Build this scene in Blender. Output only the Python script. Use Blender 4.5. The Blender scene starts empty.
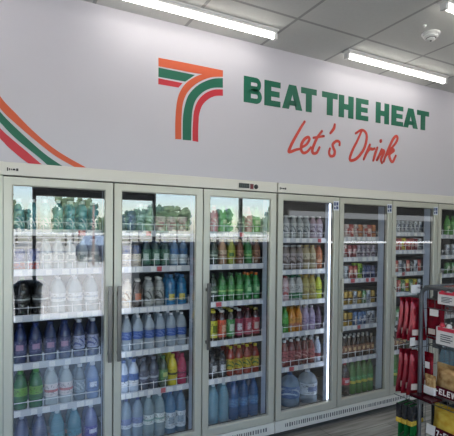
import bpy, math, random
from mathutils import Vector, Matrix
random.seed(7)
R = random.random
COL = bpy.context.scene.collection
SC = bpy.context.scene
PI = math.pi
SKY, SUN, TUBE, EXPO = .95, 11.0, 12.5, -0.08

# ------------------------------------------------------------------ helpers
def tag(o, label=None, cat=None, group=None, kind=None):
    if label: o['label'] = label
    if cat: o['category'] = cat
    if group: o['group'] = group
    if kind: o['kind'] = kind
    return o

def empty(name, loc=(0, 0, 0)):
    o = bpy.data.objects.new(name, None); COL.objects.link(o)
    o.location = loc; o.empty_display_size = .05
    return o

class MB:
    def __init__(s): s.v = []; s.f = []; s.m = []; s.s = []
    def add(s, vs, fs, m=0, smooth=False):
        b = len(s.v); s.v += [tuple(v) for v in vs]
        for f in fs: s.f.append([b + i for i in f]); s.m.append(m); s.s.append(smooth)
        return s
    def box(s, x0, x1, y0, y1, z0, z1, m=0):
        vs = [(x, y, z) for z in (z0, z1) for y in (y0, y1) for x in (x0, x1)]
        return s.add(vs, [(0, 2, 3, 1), (4, 5, 7, 6), (0, 1, 5, 4), (2, 6, 7, 3), (0, 4, 6, 2), (1, 3, 7, 5)], m)
    def frame(s, x0, x1, z0, z1, w, y0, y1, wt=None, wb=None, m=0):
        # rectangular ring in the xz plane, bevelled inner lip
        wt = wt or w; wb = wb or w; e = .006
        O = [(x0, z0), (x1, z0), (x1, z1), (x0, z1)]
        M_ = [(x0 + w - e, z0 + wb - e), (x1 - w + e, z0 + wb - e), (x1 - w + e, z1 - wt + e), (x0 + w - e, z1 - wt + e)]
        I = [(x0 + w, z0 + wb), (x1 - w, z0 + wb), (x1 - w, z1 - wt), (x0 + w, z1 - wt)]
        vs = [(x, y0, z) for x, z in O] + [(x, y0, z) for x, z in M_] + [(x, y0 + e, z) for x, z in I] + [(x, y1, z) for x, z in I] + [(x, y1, z) for x, z in O]
        fs = []
        for k in range(5):
            a = k * 4; b = ((k + 1) % 5) * 4
            for i in range(4):
                j = (i + 1) % 4; fs.append((a + i, a + j, b + j, b + i))
        return s.add(vs, fs, m)
    def lathe(s, prof, c=(0, 0, 0), n=16, m=0, cap=True, sx=1, sy=1):
        vs = []; fs = []
        for r, z in prof:
            for i in range(n):
                a = 2 * PI * i / n; vs.append((c[0] + r * sx * math.cos(a), c[1] + r * sy * math.sin(a), c[2] + z))
        for k in range(len(prof) - 1):
            for i in range(n):
                j = (i + 1) % n; fs.append((k * n + i, k * n + j, (k + 1) * n + j, (k + 1) * n + i))
        if cap:
            fs.append(tuple(reversed(range(n)))); fs.append(tuple((len(prof) - 1) * n + i for i in range(n)))
        return s.add(vs, fs, m, True)
    def tube(s, pts, r, n=6, m=0, closed=False):
        P = [Vector(p) for p in pts]; vs = []; fs = []; N = len(P)
        up = None
        for k in range(N):
            if closed: t = P[(k + 1) % N] - P[k - 1]
            else: t = P[min(k + 1, N - 1)] - P[max(k - 1, 0)]
            t.normalize()
            if up is None: up = Vector((0, 0, 1)) if abs(t.z) < .9 else Vector((1, 0, 0))
            a = t.cross(up)
            if a.length < 1e-4: a = t.cross(Vector((0, 1, 0)))
            a.normalize(); b = a.cross(t).normalized()
            for i in range(n):
                th = 2 * PI * i / n; vs.append(P[k] + a * (r * math.cos(th)) + b * (r * math.sin(th)))
        for k in range(N if closed else N - 1):
            q = (k + 1) % N
            for i in range(n):
                j = (i + 1) % n; fs.append((k * n + i, k * n + j, q * n + j, q * n + i))
        if not closed: fs += [tuple(reversed(range(n))), tuple((N - 1) * n + i for i in range(n))]
        return s.add(vs, fs, m, True)
    def prism(s, poly, y0, y1, m=0):      # polygon in xz (counter-clockwise), extruded in y
        n = len(poly)
        vs = [(x, y0, z) for x, z in poly] + [(x, y1, z) for x, z in poly]
        fs = [tuple(range(n)), tuple(reversed(range(n, 2 * n)))] + [(i, i + n, (i + 1) % n + n, (i + 1) % n) for i in range(n)]
        return s.add(vs, fs, m)
    def build(s, name, mats, parent=None, loc=None, bevel=0):
        me = bpy.data.meshes.new(name); me.from_pydata(s.v, [], s.f)
        if not isinstance(mats, (list, tuple)): mats = [mats]
        for q in mats: me.materials.append(q)
        for p, mi, sm in zip(me.polygons, s.m, s.s):
            p.material_index = mi; p.use_smooth = sm
        me.update()
        o = bpy.data.objects.new(name, me); COL.objects.link(o)
        if parent: o.parent = parent
        if loc: o.location = loc
        if bevel:
            b = o.modifiers.new('bevel', 'BEVEL'); b.width = bevel; b.segments = 2; b.limit_method = 'ANGLE'
        return o

def dup(o, parent=None, loc=None):
    c = o.copy(); COL.objects.link(c)
    if parent: c.parent = parent
    if loc is not None: c.location = loc
    for ch in CH.get(o.name, []): dup(ch, c)
    return c
CH = {}
def kid(parent, child): CH.setdefault(parent.name, []).append(child); return child

# ---------------------------------------------------------------- materials
def srgb(c):
    return tuple(((v / 255) / 12.92 if v / 255 <= .04045 else ((v / 255 + .055) / 1.055) ** 2.4) for v in c) + (1,)
def newmat(name):
    m = bpy.data.materials.new(name); m.use_nodes = True
    return m, m.node_tree.nodes, m.node_tree.links, m.node_tree.nodes['Principled BSDF']
def mat(name, c, rough=.5, metal=0, coat=0, noise=.0, nscale=20, spec=.5, stretch=(1, 1, 1)):
    m, N, L, P = newmat(name)
    c = srgb(c); P.inputs['Base Color'].default_value = c
    P.inputs['Roughness'].default_value = rough; P.inputs['Metallic'].default_value = metal
    P.inputs['Coat Weight'].default_value = coat; P.inputs['Specular IOR Level'].default_value = spec
    if noise:
        tc = N.new('ShaderNodeTexCoord'); mp = N.new('ShaderNodeMapping'); mp.inputs['Scale'].default_value = stretch
        t = N.new('ShaderNodeTexNoise'); t.inputs['Scale'].default_value = nscale; t.inputs['Detail'].default_value = 4
        r = N.new('ShaderNodeMapRange'); r.inputs['To Min'].default_value = 1 - noise; r.inputs['To Max'].default_value = 1 + noise
        x = N.new('ShaderNodeMixRGB'); x.blend_type = 'MULTIPLY'; x.inputs['Fac'].default_value = 1; x.inputs['Color1'].default_value = c
        L.new(tc.outputs['Object'], mp.inputs['Vector']); L.new(mp.outputs[0], t.inputs['Vector']); L.new(t.outputs['Fac'], r.inputs['Value'])
        L.new(r.outputs[0], x.inputs['Color2']); L.new(x.outputs[0], P.inputs['Base Color'])
    return m
def emit(name, c, s):
    m, N, L, P = newmat(name); N.remove(P)
    e = N.new('ShaderNodeEmission'); e.inputs['Color'].default_value = srgb(c); e.inputs['Strength'].default_value = s
    L.new(e.outputs[0], N['Material Output'].inputs['Surface']); return m
def glassmat(name, refl, tint=(255, 255, 255), rough=0):
    m, N, L, P = newmat(name); N.remove(P)
    t = N.new('ShaderNodeBsdfTransparent'); t.inputs['Color'].default_value = srgb(tint)
    g = N.new('ShaderNodeBsdfGlossy'); g.inputs['Roughness'].default_value = rough
    f = N.new('ShaderNodeFresnel'); f.inputs['IOR'].default_value = 1.45
    a = N.new('ShaderNodeMath'); a.operation = 'ADD'; a.inputs[1].default_value = refl; a.use_clamp = True
    x = N.new('ShaderNodeMixShader')
    ge = N.new('ShaderNodeNewGeometry'); iv = N.new('ShaderNodeMath'); iv.operation = 'SUBTRACT'; iv.inputs[0].default_value = 1
    mu = N.new('ShaderNodeMath'); mu.operation = 'MULTIPLY'; L.new(ge.outputs['Backfacing'], iv.inputs[1]); L.new(a.outputs[0], mu.inputs[0]); L.new(iv.outputs[0], mu.inputs[1])
    L.new(f.outputs[0], a.inputs[0]); L.new(mu.outputs[0], x.inputs[0]); L.new(t.outputs[0], x.inputs[1]); L.new(g.outputs[0], x.inputs[2])
    L.new(x.outputs[0], N['Material Output'].inputs['Surface']); return m
_pl = {}
def mute(c):        # blues on these bottles are greyish
    if c[2] > c[0] + 30:
        l = .3 * c[0] + .55 * c[1] + .15 * c[2]; return tuple(int(v * .74 + l * .26) for v in c)
    return c
def plastic(c, clear=0.0, rough=.1):       # bottle wall and what is in it; clear lets light through
    c = mute(c); k = ('p', c, clear)
    if k in _pl: return _pl[k]
    m, N, L, P = newmat('bottle_%d_%d_%d' % c)
    P.inputs['Base Color'].default_value = srgb(c); P.inputs['Roughness'].default_value = rough
    P.inputs['Coat Weight'].default_value = .6
    if clear:
        t = N.new('ShaderNodeBsdfTransparent'); t.inputs['Color'].default_value = srgb(tuple(min(255, v + 40) for v in c))
        x = N.new('ShaderNodeMixShader')
        lw = N.new('ShaderNodeLayerWeight'); lw.inputs['Blend'].default_value = .45
        r = N.new('ShaderNodeMapRange'); r.inputs['To Min'].default_value = clear; r.inputs['To Max'].default_value = clear * .2
        L.new(lw.outputs['Facing'], r.inputs['Value']); L.new(r.outputs[0], x.inputs[0])
        L.new(P.outputs[0], x.inputs[1]); L.new(t.outputs[0], x.inputs[2]); L.new(x.outputs[0], N['Material Output'].inputs['Surface'])
    _pl[k] = m; return m
def print_mat(base, acc, style=0, seed=0, rough=.35, metal=0):
    """printed label: ground colour, an accent band or blob, small print specks"""
    base = mute(base); acc = mute(acc); k = ('l', base, acc, style, seed)
    if k in _pl: return _pl[k]
    m, N, L, P = newmat('label_%d_%d_%d' % base)
    P.inputs['Roughness'].default_value = rough; P.inputs['Metallic'].default_value = metal
    tc = N.new('ShaderNodeTexCoord'); sp = N.new('ShaderNodeSeparateXYZ'); L.new(tc.outputs['Generated'], sp.inputs[0])
    def step(src, lo, hi):
        a = N.new('ShaderNodeMath'); a.operation = 'GREATER_THAN'; a.inputs[1].default_value = lo; L.new(src, a.inputs[0])
        b = N.new('ShaderNodeMath'); b.operation = 'LESS_THAN'; b.inputs[1].default_value = hi; L.new(src, b.inputs[0])
        c = N.new('ShaderNodeMath'); c.operation = 'MULTIPLY'; L.new(a.outputs[0], c.inputs[0]); L.new(b.outputs[0], c.inputs[1]); return c.outputs[0]
    def mul(a, b):
        c = N.new('ShaderNodeMath'); c.operation = 'MULTIPLY'; L.new(a, c.inputs[0]); L.new(b, c.inputs[1]); return c.outputs[0]
    def mix(f, c1, c2):
        x = N.new('ShaderNodeMixRGB'); L.new(f, x.inputs[0])
        if isinstance(c1, tuple): x.inputs[1].default_value = srgb(c1)
        else: L.new(c1, x.inputs[1])
        x.inputs[2].default_value = srgb(c2); return x.outputs[0]
    z = sp.outputs['Z']; xx = sp.outputs['X']
    if style == 0:   col = mix(mul(step(z, .3, .72), step(xx, .22, .78)), base, acc)
    elif style == 1: col = mix(step(z, -.1, .38), base, acc)
    elif style == 2: col = mix(step(z, .62, 1.1), base, acc)
    elif style == 3:
        w = N.new('ShaderNodeTexWave'); w.inputs['Scale'].default_value = 1.3; w.inputs['Distortion'].default_value = 3; w.bands_direction = 'DIAGONAL'
        L.new(tc.outputs['Generated'], w.inputs['Vector']); col = mix(mul(step(w.outputs['Fac'], .7, 1.1), step(z, .2, .8)), base, acc)
    else:            col = mix(step(z, .35, .55), base, acc)
    mp = N.new('ShaderNodeMapping'); mp.inputs['Scale'].default_value = (9, 2, 16); mp.inputs['Location'].default_value = (seed, seed * 2, 0)
    t = N.new('ShaderNodeTexNoise'); t.inputs['Scale'].default_value = 1; t.inputs['Detail'].default_value = 2
    L.new(tc.outputs['Generated'], mp.inputs[0]); L.new(mp.outputs[0], t.inputs['Vector'])
    dark = sum(base) > 330
    col = mix(mul(step(t.outputs['Fac'], .58, 1.1), step(z, .12, .9)), col, tuple(int(v * .45) for v in base) if dark else tuple(min(255, int(v * .6 + 110)) for v in base))
    L.new(col, P.inputs['Base Color']); _pl[k] = m; return m

M = {}
M['wall'] = mat('painted_wall', (206, 203, 210), .55, noise=.015, nscale=3)
M['wall2'] = mat('side_wall_paint', (190, 188, 186), .6, noise=.02, nscale=2)
M['header'] = mat('header_enamel', (228, 224, 214), .4, noise=.01, nscale=8)
M['frame'] = mat('anodised_door_frame', (202, 200, 186), .38, metal=.25, noise=.02, nscale=30, stretch=(1, 1, .1))
M['dark'] = mat('black_gasket', (22, 24, 24), .6, noise=.05)
M['interior'] = mat('cabinet_liner', (80, 88, 94), .5, noise=.02, nscale=5)
M['mull'] = mat('mullion_enamel', (200, 212, 228), .4, noise=.01)
M['steel'] = mat('brushed_handle_steel', (120, 118, 114), .3, metal=.8, noise=.05, nscale=40, stretch=(1, 1, .05))
M['shelf'] = mat('shelf_wire_grey', (160, 164, 168), .4, noise=.02)
M['strip'] = mat('price_rail_plastic', (205, 208, 214), .35, noise=.03, nscale=14)
M['ticket'] = mat('price_ticket_paper', (240, 240, 238), .6, noise=.12, nscale=120)
M['ticketred'] = mat('red_price_ticket', (200, 90, 96), .6, noise=.1, nscale=80)
M['guard'] = mat('white_coated_wire', (242, 243, 245), .35)
M['glass'] = glassmat('cooler_door_glass', .17)
M['win'] = glassmat('shop_window_glass', .03)
M['white'] = mat('white_plastic', (225, 225, 222), .4, noise=.01)
M['orange'] = mat('orange_vinyl', (214, 92, 52), .45, noise=.01)
M['green'] = mat('green_vinyl', (0, 102, 76), .45, noise=.01)
M['red'] = mat('red_vinyl', (200, 42, 56), .45, noise=.01)
M['script'] = mat('coral_vinyl', (214, 74, 60), .45, noise=.01)
M['tube'] = emit('fluorescent_tube', (255, 251, 244), TUBE)
M['led'] = emit('cooler_led', (225, 238, 255), 3.6)
M['ledbright'] = emit('bright_cooler_led', (225, 238, 255), 5)
M['sign'] = emit('lit_sign', (240, 245, 250), 5)
M['signdim'] = emit('dim_lit_sign', (240, 245, 250), 1.3)
M['ledlow'] = emit('dim_cooler_led', (215, 230, 255), 2.2)
M['wire'] = mat('dark_grey_rack_wire', (98, 99, 101), .4, metal=.4, noise=.04)
# ceiling tiles
def ceiling_mat():
    m, N, L, P = newmat('ceiling_tile'); P.inputs['Roughness'].default_value = .8
    tc = N.new('ShaderNodeTexCoord'); sp = N.new('ShaderNodeSeparateXYZ'); L.new(tc.outputs['Object'], sp.inputs[0])
    outs = []
    for ax, off in (('X', 1.787), ('Y', -.4445)):
        a = N.new('ShaderNodeMath'); a.operation = 'SUBTRACT'; a.inputs[1].default_value = off; L.new(sp.outputs[ax], a.inputs[0])
        b = N.new('ShaderNodeMath'); b.operation = 'PINGPONG'; b.inputs[1].default_value = .3125; L.new(a.outputs[0], b.inputs[0])
        c = N.new('ShaderNodeMath'); c.operation = 'LESS_THAN'; c.inputs[1].default_value = .011; L.new(b.outputs[0], c.inputs[0]); outs.append(c.outputs[0])
    g = N.new('ShaderNodeMath'); g.operation = 'MAXIMUM'; L.new(outs[0], g.inputs[0]); L.new(outs[1], g.inputs[1])
    t = N.new('ShaderNodeTexNoise'); t.inputs['Scale'].default_value = 60; L.new(tc.outputs['Object'], t.inputs['Vector'])
    r = N.new('ShaderNodeMapRange'); r.inputs['To Min'].default_value = .95; r.inputs['To Max'].default_value = 1.05; L.new(t.outputs[0], r.inputs[0])
    x = N.new('ShaderNodeMixRGB'); L.new(g.outputs[0], x.inputs[0]); x.inputs[1].default_value = srgb((204, 204, 199)); x.inputs[2].default_value = srgb((158, 158, 155))
    y = N.new('ShaderNodeMixRGB'); y.blend_type = 'MULTIPLY'; y.inputs[0].default_value = 1; L.new(x.outputs[0], y.inputs[1]); L.new(r.outputs[0], y.inputs[2])
    L.new(y.outputs[0], P.inputs['Base Color']); return m
M['ceil'] = ceiling_mat()
def floor_mat():
    m, N, L, P = newmat('vinyl_plank_floor'); P.inputs['Roughness'].default_value = .24
    tc = N.new('ShaderNodeTexCoord'); mp = N.new('ShaderNodeMapping'); mp.inputs['Scale'].default_value = (1.2, 14, 1)
    t = N.new('ShaderNodeTexNoise'); t.inputs['Scale'].default_value = 1.6; t.inputs['Detail'].default_value = 6
    b = N.new('ShaderNodeTexBrick'); b.inputs['Scale'].default_value = 1; b.inputs['Brick Width'].default_value = 1.2; b.inputs['Row Height'].default_value = .18
    b.inputs['Mortar Size'].default_value = .003; b.inputs['Color1'].default_value = (.9, .9, .9, 1); b.inputs['Color2'].default_value = (1.05, 1.05, 1.05, 1); b.inputs['Mortar'].default_value = (.55, .55, .55, 1)
    L.new(tc.outputs['Object'], mp.inputs[0]); L.new(mp.outputs[0], t.inputs['Vector']); L.new(tc.outputs['Object'], b.inputs['Vector'])
    r = N.new('ShaderNodeValToRGB'); r.color_ramp.elements[0].position = .3; r.color_ramp.elements[1].position = .72
    r.color_ramp.elements[0].color = srgb((128, 125, 119)); r.color_ramp.elements[1].color = srgb((190, 186, 177)); L.new(t.outputs[0], r.inputs[0])
    x = N.new('ShaderNodeMixRGB'); x.blend_type = 'MULTIPLY'; x.inputs[0].default_value = 1; L.new(r.outputs[0], x.inputs[1]); L.new(b.outputs[0], x.inputs[2])
    L.new(x.outputs[0], P.inputs['Base Color']); return m
M['floor'] = floor_mat()

# ------------------------------------------------------------ the building
ZC = 3.091; YW = .0184; XL, XR, YB = -3.2, 10.0, -4.4
def struct(name, mb, m): return tag(mb.build(name, m), kind='structure')
struct('floor', MB().box(XL, XR, YB, .9, -.1, 0), M['floor'])
struct('ceiling', MB().box(XL, XR, YB, .9, ZC, ZC + .1), M['ceil'])
struct('wall_back', MB().box(XL, XR, YW, YW + .1, 2.046, ZC), M['wall'])
struct('wall_rear', MB().box(XL, XR, .8, .9, 0, ZC), M['wall2'])
struct('wall_left', MB().box(XL - .1, XL, YB, .9, 0, ZC), M['wall2'])
struct('wall_right', MB().box(XR, XR + .1, YB, .9, 0, ZC), M['wall2'])
struct('trim_1', MB().box(-.75, -.012, .02, .79, 0, 2.045), M['dark'])  # shade of the gap left of the cooler, put in as a black box
# shop front: one long window, open to the car park, and the wall past it
WX0, WX1, WT = -2.6, 4.9, 2.72
fw = MB(); fw.box(XL, WX0, YB - .12, YB, 0, ZC); fw.box(WX1, XR, YB - .12, YB, 0, ZC); fw.box(WX0, WX1, YB - .12, YB, WT, ZC)
struct('wall_front', fw, M['wall2'])
wf = MB()
for x in (WX0, -1.0, .46, 1.70, 2.38, 4.12, WX1 - .05): wf.box(x, x + .05, YB - .1, YB - .03, 0, WT)
wf.box(WX0, WX1, YB - .1, YB - .03, 0, .27); wf.box(WX0, WX1, YB - .1, YB - .03, WT - .05, WT)
fr = struct('window_1', wf, M['steel'])
for a, b in ((-2.55, -1), (-.95, .46), (.51, 1.7), (1.75, 2.38), (2.43, 4.12), (4.17, 4.85)):
    p = MB().box(a, b, YB - .07, YB - .062, .27, WT - .05).build('window_pane', M['win'], fr)
bl = MB().box(.51, 2.38, YB - .028, YB + .06, 2.2, 2.55)
tag(bl.build('blind_box', M['wire']), 'dark roller blind box across the shop window top', 'blind')
# two slim glowing strips added out of view to make streaks in the cooler glass
for z, hh, x0, x1, m_, lb in ((2.07, .06, 5.2, 9.8, 'signdim', 'long dim white light box high on the opposite wall'), (1.49, .018, 6.2, 9.9, 'sign', 'long thin light tube at eye height on the opposite wall')):
    e = tag(MB().box(x0, x1, YB + .005, YB + .04, z - hh - .01, z + hh + .01).build('wall_light', M['header']), lb, 'light')
    MB().box(x0 + .03, x1 - .03, YB + .042, YB + .06, z - hh, z + hh).build('light_tube', M[m_], e)

gs = empty('gondola_shelf', (3.4, -3.95, 0)); tag(gs, 'dark shelving unit standing in front of the shop window', 'shelf unit')  # added out of view to keep bright ground reflections off the cooler glass
for n_, b_ in (('back_panel', (-1.5, 1.5, -.02, .02, .05, 1.5)), ('plinth', (-1.5, 1.5, -.02, .4, 0, .12)), ('end_panel', (-1.52, -1.5, -.03, .38, 0, 1.5)), ('end_panel', (1.5, 1.52, -.03, .38, 0, 1.5))):
    MB().box(*b_).build(n_, M['wire'], gs)
for z in (.45, .8, 1.12, 1.44): MB().box(-1.5, 1.5, .02, .36, z, z + .03).build('shelf', M['wire'], gs)

bn = empty('waste_bin', (.38, -4.1, 0)); tag(bn, 'black waste bin standing inside by the shop window', 'bin')  # dark shape added out of view to darken a patch of the reflection
MB().lathe([(.15, 0), (.19, .82), (.195, .84)], n=24).build('bin_body', M['dark'], bn)
MB().lathe([(.2, .841), (.2, .87), (.12, .93)], n=24).build('bin_lid', M['dark'], bn)

# ------------------------------------------------------------ wall graphics
def ribbon(mb, A, B, y, th=None):
    th = YW - y - .0003
    n = len(A)
    vs = [(x, y, z) for x, z in A] + [(x, y, z) for x, z in B] + [(x, y + th, z) for x, z in A] + [(x, y + th, z) for x, z in B]
    for i in range(n - 1):
        mb.add([vs[i], vs[i + 1], vs[n + i + 1], vs[n + i]], [(3, 2, 1, 0)])
        mb.add([vs[i], vs[i + 1], vs[2 * n + i + 1], vs[2 * n + i]], [(0, 1, 2, 3)])
        mb.add([vs[n + i], vs[n + i + 1], vs[3 * n + i + 1], vs[3 * n + i]], [(3, 2, 1, 0)])
    return mb
def smooth(P, k=6):
    if len(P) < 3: return [tuple(p) for p in P]
    out = []; Q = [P[0]] + list(P) + [P[-1]]
    for i in range(1, len(Q) - 2):
        for j in range(k):
            t = j / k; o = []
            for d in (0, 1):
                a, b, c, e = Q[i - 1][d], Q[i][d], Q[i + 1][d], Q[i + 2][d]
                o.append(.5 * (2 * b + (c - a) * t + (2 * a - 5 * b + 4 * c - e) * t * t + (3 * b - a - 3 * c + e) * t ** 3))
            out.append(tuple(o))
    out.append(tuple(P[-1])); return out
DEC = {"script":[[[2.213,2.559],[2.182,2.517],[2.133,2.441],[2.091,2.373],[2.064,2.319],[2.06,2.299],[2.085,2.304],[2.128,2.322],[2.171,2.333]],[[2.185,2.346],[2.235,2.377],[2.264,2.421],[2.249,2.437],[2.213,2.416],[2.184,2.372],[2.182,2.325],[2.207,2.304],[2.244,2.319],[2.28,2.356]],[[2.394,2.503],[2.353,2.455],[2.317,2.392],[2.295,2.336],[2.306,2.311],[2.341,2.319],[2.37,2.365]],[[2.308,2.439],[2.414,2.464]],[[2.532,2.576],[2.522,2.541],[2.486,2.498]],[[2.588,2.408],[2.586,2.433],[2.551,2.437],[2.513,2.406],[2.52,2.377],[2.536,2.348],[2.526,2.313],[2.49,2.305],[2.474,2.332],[2.483,2.367]],[[2.84,2.558],[2.791,2.467],[2.742,2.387],[2.708,2.309],[2.728,2.288],[2.794,2.317],[2.869,2.399],[2.902,2.492],[2.892,2.548],[2.84,2.567],[2.773,2.53]],[[2.943,2.448],[2.913,2.391],[2.871,2.311]],[[2.896,2.358],[2.939,2.409],[2.974,2.41],[3.0,2.419]],[[3.035,2.431],[3.01,2.375],[2.988,2.311]],[[3.079,2.503],[3.074,2.487]],[[3.09,2.421],[3.055,2.353],[3.031,2.319]],[[3.046,2.339],[3.104,2.41],[3.118,2.395],[3.083,2.33],[3.096,2.298]],[[3.118,2.313],[3.142,2.368],[3.19,2.458],[3.238,2.535],[3.275,2.562],[3.291,2.541],[3.264,2.492],[3.191,2.425]],[[3.146,2.368],[3.218,2.434],[3.245,2.424],[3.191,2.385],[3.202,2.34],[3.232,2.319],[3.272,2.38]]],"seven":{"orange_bar":[[[0.964,2.832],[1.113,2.835],[1.275,2.836],[1.459,2.837]],[[0.965,2.775],[1.114,2.776],[1.261,2.778],[1.459,2.791]]],"orange_curve":[[[1.43,2.816],[1.303,2.783],[1.221,2.739],[1.154,2.678],[1.112,2.597],[1.095,2.497],[1.09,2.398],[1.091,2.293]],[[1.459,2.791],[1.359,2.768],[1.254,2.709],[1.181,2.633],[1.147,2.553],[1.137,2.466],[1.135,2.379],[1.136,2.296]]],"green_curve":[[[1.459,2.78],[1.373,2.76],[1.268,2.702],[1.192,2.62],[1.161,2.536],[1.148,2.455],[1.146,2.376],[1.147,2.294]],[[1.46,2.711],[1.374,2.694],[1.299,2.652],[1.244,2.588],[1.22,2.515],[1.213,2.439],[1.211,2.364],[1.211,2.296]]],"red_curve":[[[1.46,2.698],[1.383,2.683],[1.31,2.641],[1.258,2.58],[1.231,2.504],[1.224,2.428],[1.221,2.365],[1.222,2.295]],[[1.461,2.652],[1.395,2.639],[1.338,2.605],[1.294,2.555],[1.272,2.492],[1.267,2.433],[1.265,2.37],[1.266,2.292]]],"green_bar":[[[0.965,2.766],[1.237,2.764]],[[0.965,2.703],[1.162,2.704]]],"red_bar":[[[0.965,2.694],[1.143,2.691]],[[0.965,2.653],[1.112,2.654]]]},"arc":{"orange_stripe":[[[-0.26,2.926],[-0.091,2.599],[0.007,2.423],[0.091,2.332],[0.195,2.231],[0.323,2.134],[0.491,2.047]],[[-0.326,2.875],[-0.123,2.53],[0.007,2.352],[0.091,2.272],[0.195,2.187],[0.304,2.106],[0.421,2.045]]],"green_stripe":[[[-0.341,2.854],[-0.13,2.501],[0.007,2.332],[0.091,2.247],[0.195,2.154],[0.267,2.097],[0.355,2.042]],[[-0.398,2.788],[-0.154,2.452],[0.007,2.271],[0.082,2.193],[0.16,2.129],[0.213,2.088],[0.264,2.044]]],"red_stripe":[[[-0.412,2.768],[-0.162,2.418],[0.007,2.237],[0.065,2.184],[0.134,2.127],[0.187,2.082],[0.231,2.045]],[[-0.461,2.705],[-0.185,2.375],[0.007,2.177],[0.048,2.133],[0.087,2.099],[0.122,2.07],[0.157,2.045]]]}}
GY = YW - .0022
g = empty('striped_seven_logo', (1.2, GY, 2.3))
tag(g, 'large orange, green and red striped numeral seven on the wall', 'wall graphic')
def at_parent(o, e): o.location = tuple(-v for v in e.location); return o
for k, (A, B) in DEC['seven'].items():
    yy = GY if 'curve' in k or k == 'orange_bar' else GY + .001
    if k == 'orange_curve': yy = GY - .0006
    at_parent(ribbon(MB(), smooth(A), smooth(B), yy).build(k, M[k.split('_')[0]], g), g)
g = empty('curved_stripes', (-.1, GY, 2.2))
tag(g, 'orange, green and red curved stripes sweeping down the left wall', 'wall graphic')
for k, (A, B) in DEC['arc'].items():
    at_parent(ribbon(MB(), smooth(A), smooth(B), GY).build(k, M[k.split('_')[0]], g), g)
# slogan
LET = [('B', 1.637, 1.802), ('E', 1.821, 1.972), ('A', 1.989, 2.187), ('T', 2.173, 2.333), ('T', 2.39, 2.56), ('H', 2.573, 2.742), ('E', 2.769, 2.918), ('H', 3.009, 3.178), ('E', 3.208, 3.364), ('A', 3.367, 3.566), ('T', 3.553, 3.725)]
g = empty('slogan_lettering', (2.6, GY, 2.62))
tag(g, 'bold green BEAT THE HEAT lettering on the wall above the coolers', 'lettering')
def zlev(x, t):
    u = (x - 1.632) / 2.09; lo = 2.634 + .03 * u; hi = 2.831 + .016 * u
    return lo + (hi - lo) * t
def letter(ch, x0, x1):
    mb = MB(); w = x1 - x0
    def poly(pts): mb.prism([(x0 + a * w, zlev(x0 + a * w, b)) for a, b in pts], GY, YW)
    def rect(a, b, c, d): poly([(a, c), (b, c), (b, d), (a, d)])
    if ch == 'H': rect(0, .36, 0, 1); rect(.64, 1, 0, 1); rect(.36, .64, .37, .62)
    if ch == 'E':
        rect(0, .42, 0, 1)
        for a, b, e in ((0, .23, 1), (.385, .61, .94), (.77, 1, 1)): rect(.42, e, a, b)
    if ch == 'T': rect(0, 1, .75, 1); rect(.31, .69, 0, .75)
    if ch == 'A':
        poly([(0, 0), (.33, 0), (.5, .62), (.5, 1), (.32, 1)]); poly([(.67, 0), (1, 0), (.68, 1), (.5, 1), (.5, .62)])
        poly([(.3, .16), (.7, .16), (.645, .36), (.355, .36)])
    if ch == 'B':
        rect(0, .38, 0, 1)
        for zc, ro, zr, ri, zi, xr in ((.735, .27, .265, .07, .07, .66), (.275, .30, .275, .08, .085, .68)):
            A = [(.38, zc + zr)] + [(xr + ro * math.sin(t), zc + zr * math.cos(t)) for t in [PI * i / 12 for i in range(13)]] + [(.38, zc - zr)]
            B = [(.38, zc + zi)] + [(xr + ri * math.sin(t), zc + zi * math.cos(t)) for t in [PI * i / 12 for i in range(13)]] + [(.38, zc - zi)]
            f = lambda P: [(x0 + a * w, zlev(x0 + a * w, b)) for a, b in P]
            ribbon(mb, f(A), f(B), GY - .0004)
    o = mb.build('letter', M['green'], g); at_parent(o, g)
for c, a, b in LET: letter(c, a, b)
g = empty('script_lettering', (2.7, GY, 2.3))
tag(g, "coral brush script reading Let's Drink under the green slogan", 'lettering')
for gi, idx in enumerate(([0], [1], [2, 3], [4], [5], [6], [7, 8], [9, 10], [11, 12], [13, 14])):
    mb = MB()
    for i in idx:
        P = smooth(DEC['script'][i], 6); A = []; B = []; n = len(P)
        for k in range(n):
            a = Vector(P[max(k - 1, 0)]); b = Vector(P[min(k + 1, n - 1)]); t = (b - a).normalized()
            w = .0125 * (.8 + .25 * math.sin(PI * k / max(1, n - 1)))
            if i == 10: w = .015
            A.append((P[k][0] - t.y * w, P[k][1] + t.x * w)); B.append((P[k][0] + t.y * w, P[k][1] - t.x * w))
        ribbon(mb, A, B, GY - .0002 * i)
        for P0 in (P[0], P[-1]):
            mb.prism([(P0[0] + .0108 * math.cos(q * PI / 5), P0[1] + .0108 * math.sin(q * PI / 5)) for q in range(10)], GY - .0002 * i, YW)
    at_parent(mb.build('letter', M['script'], g), g)

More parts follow.
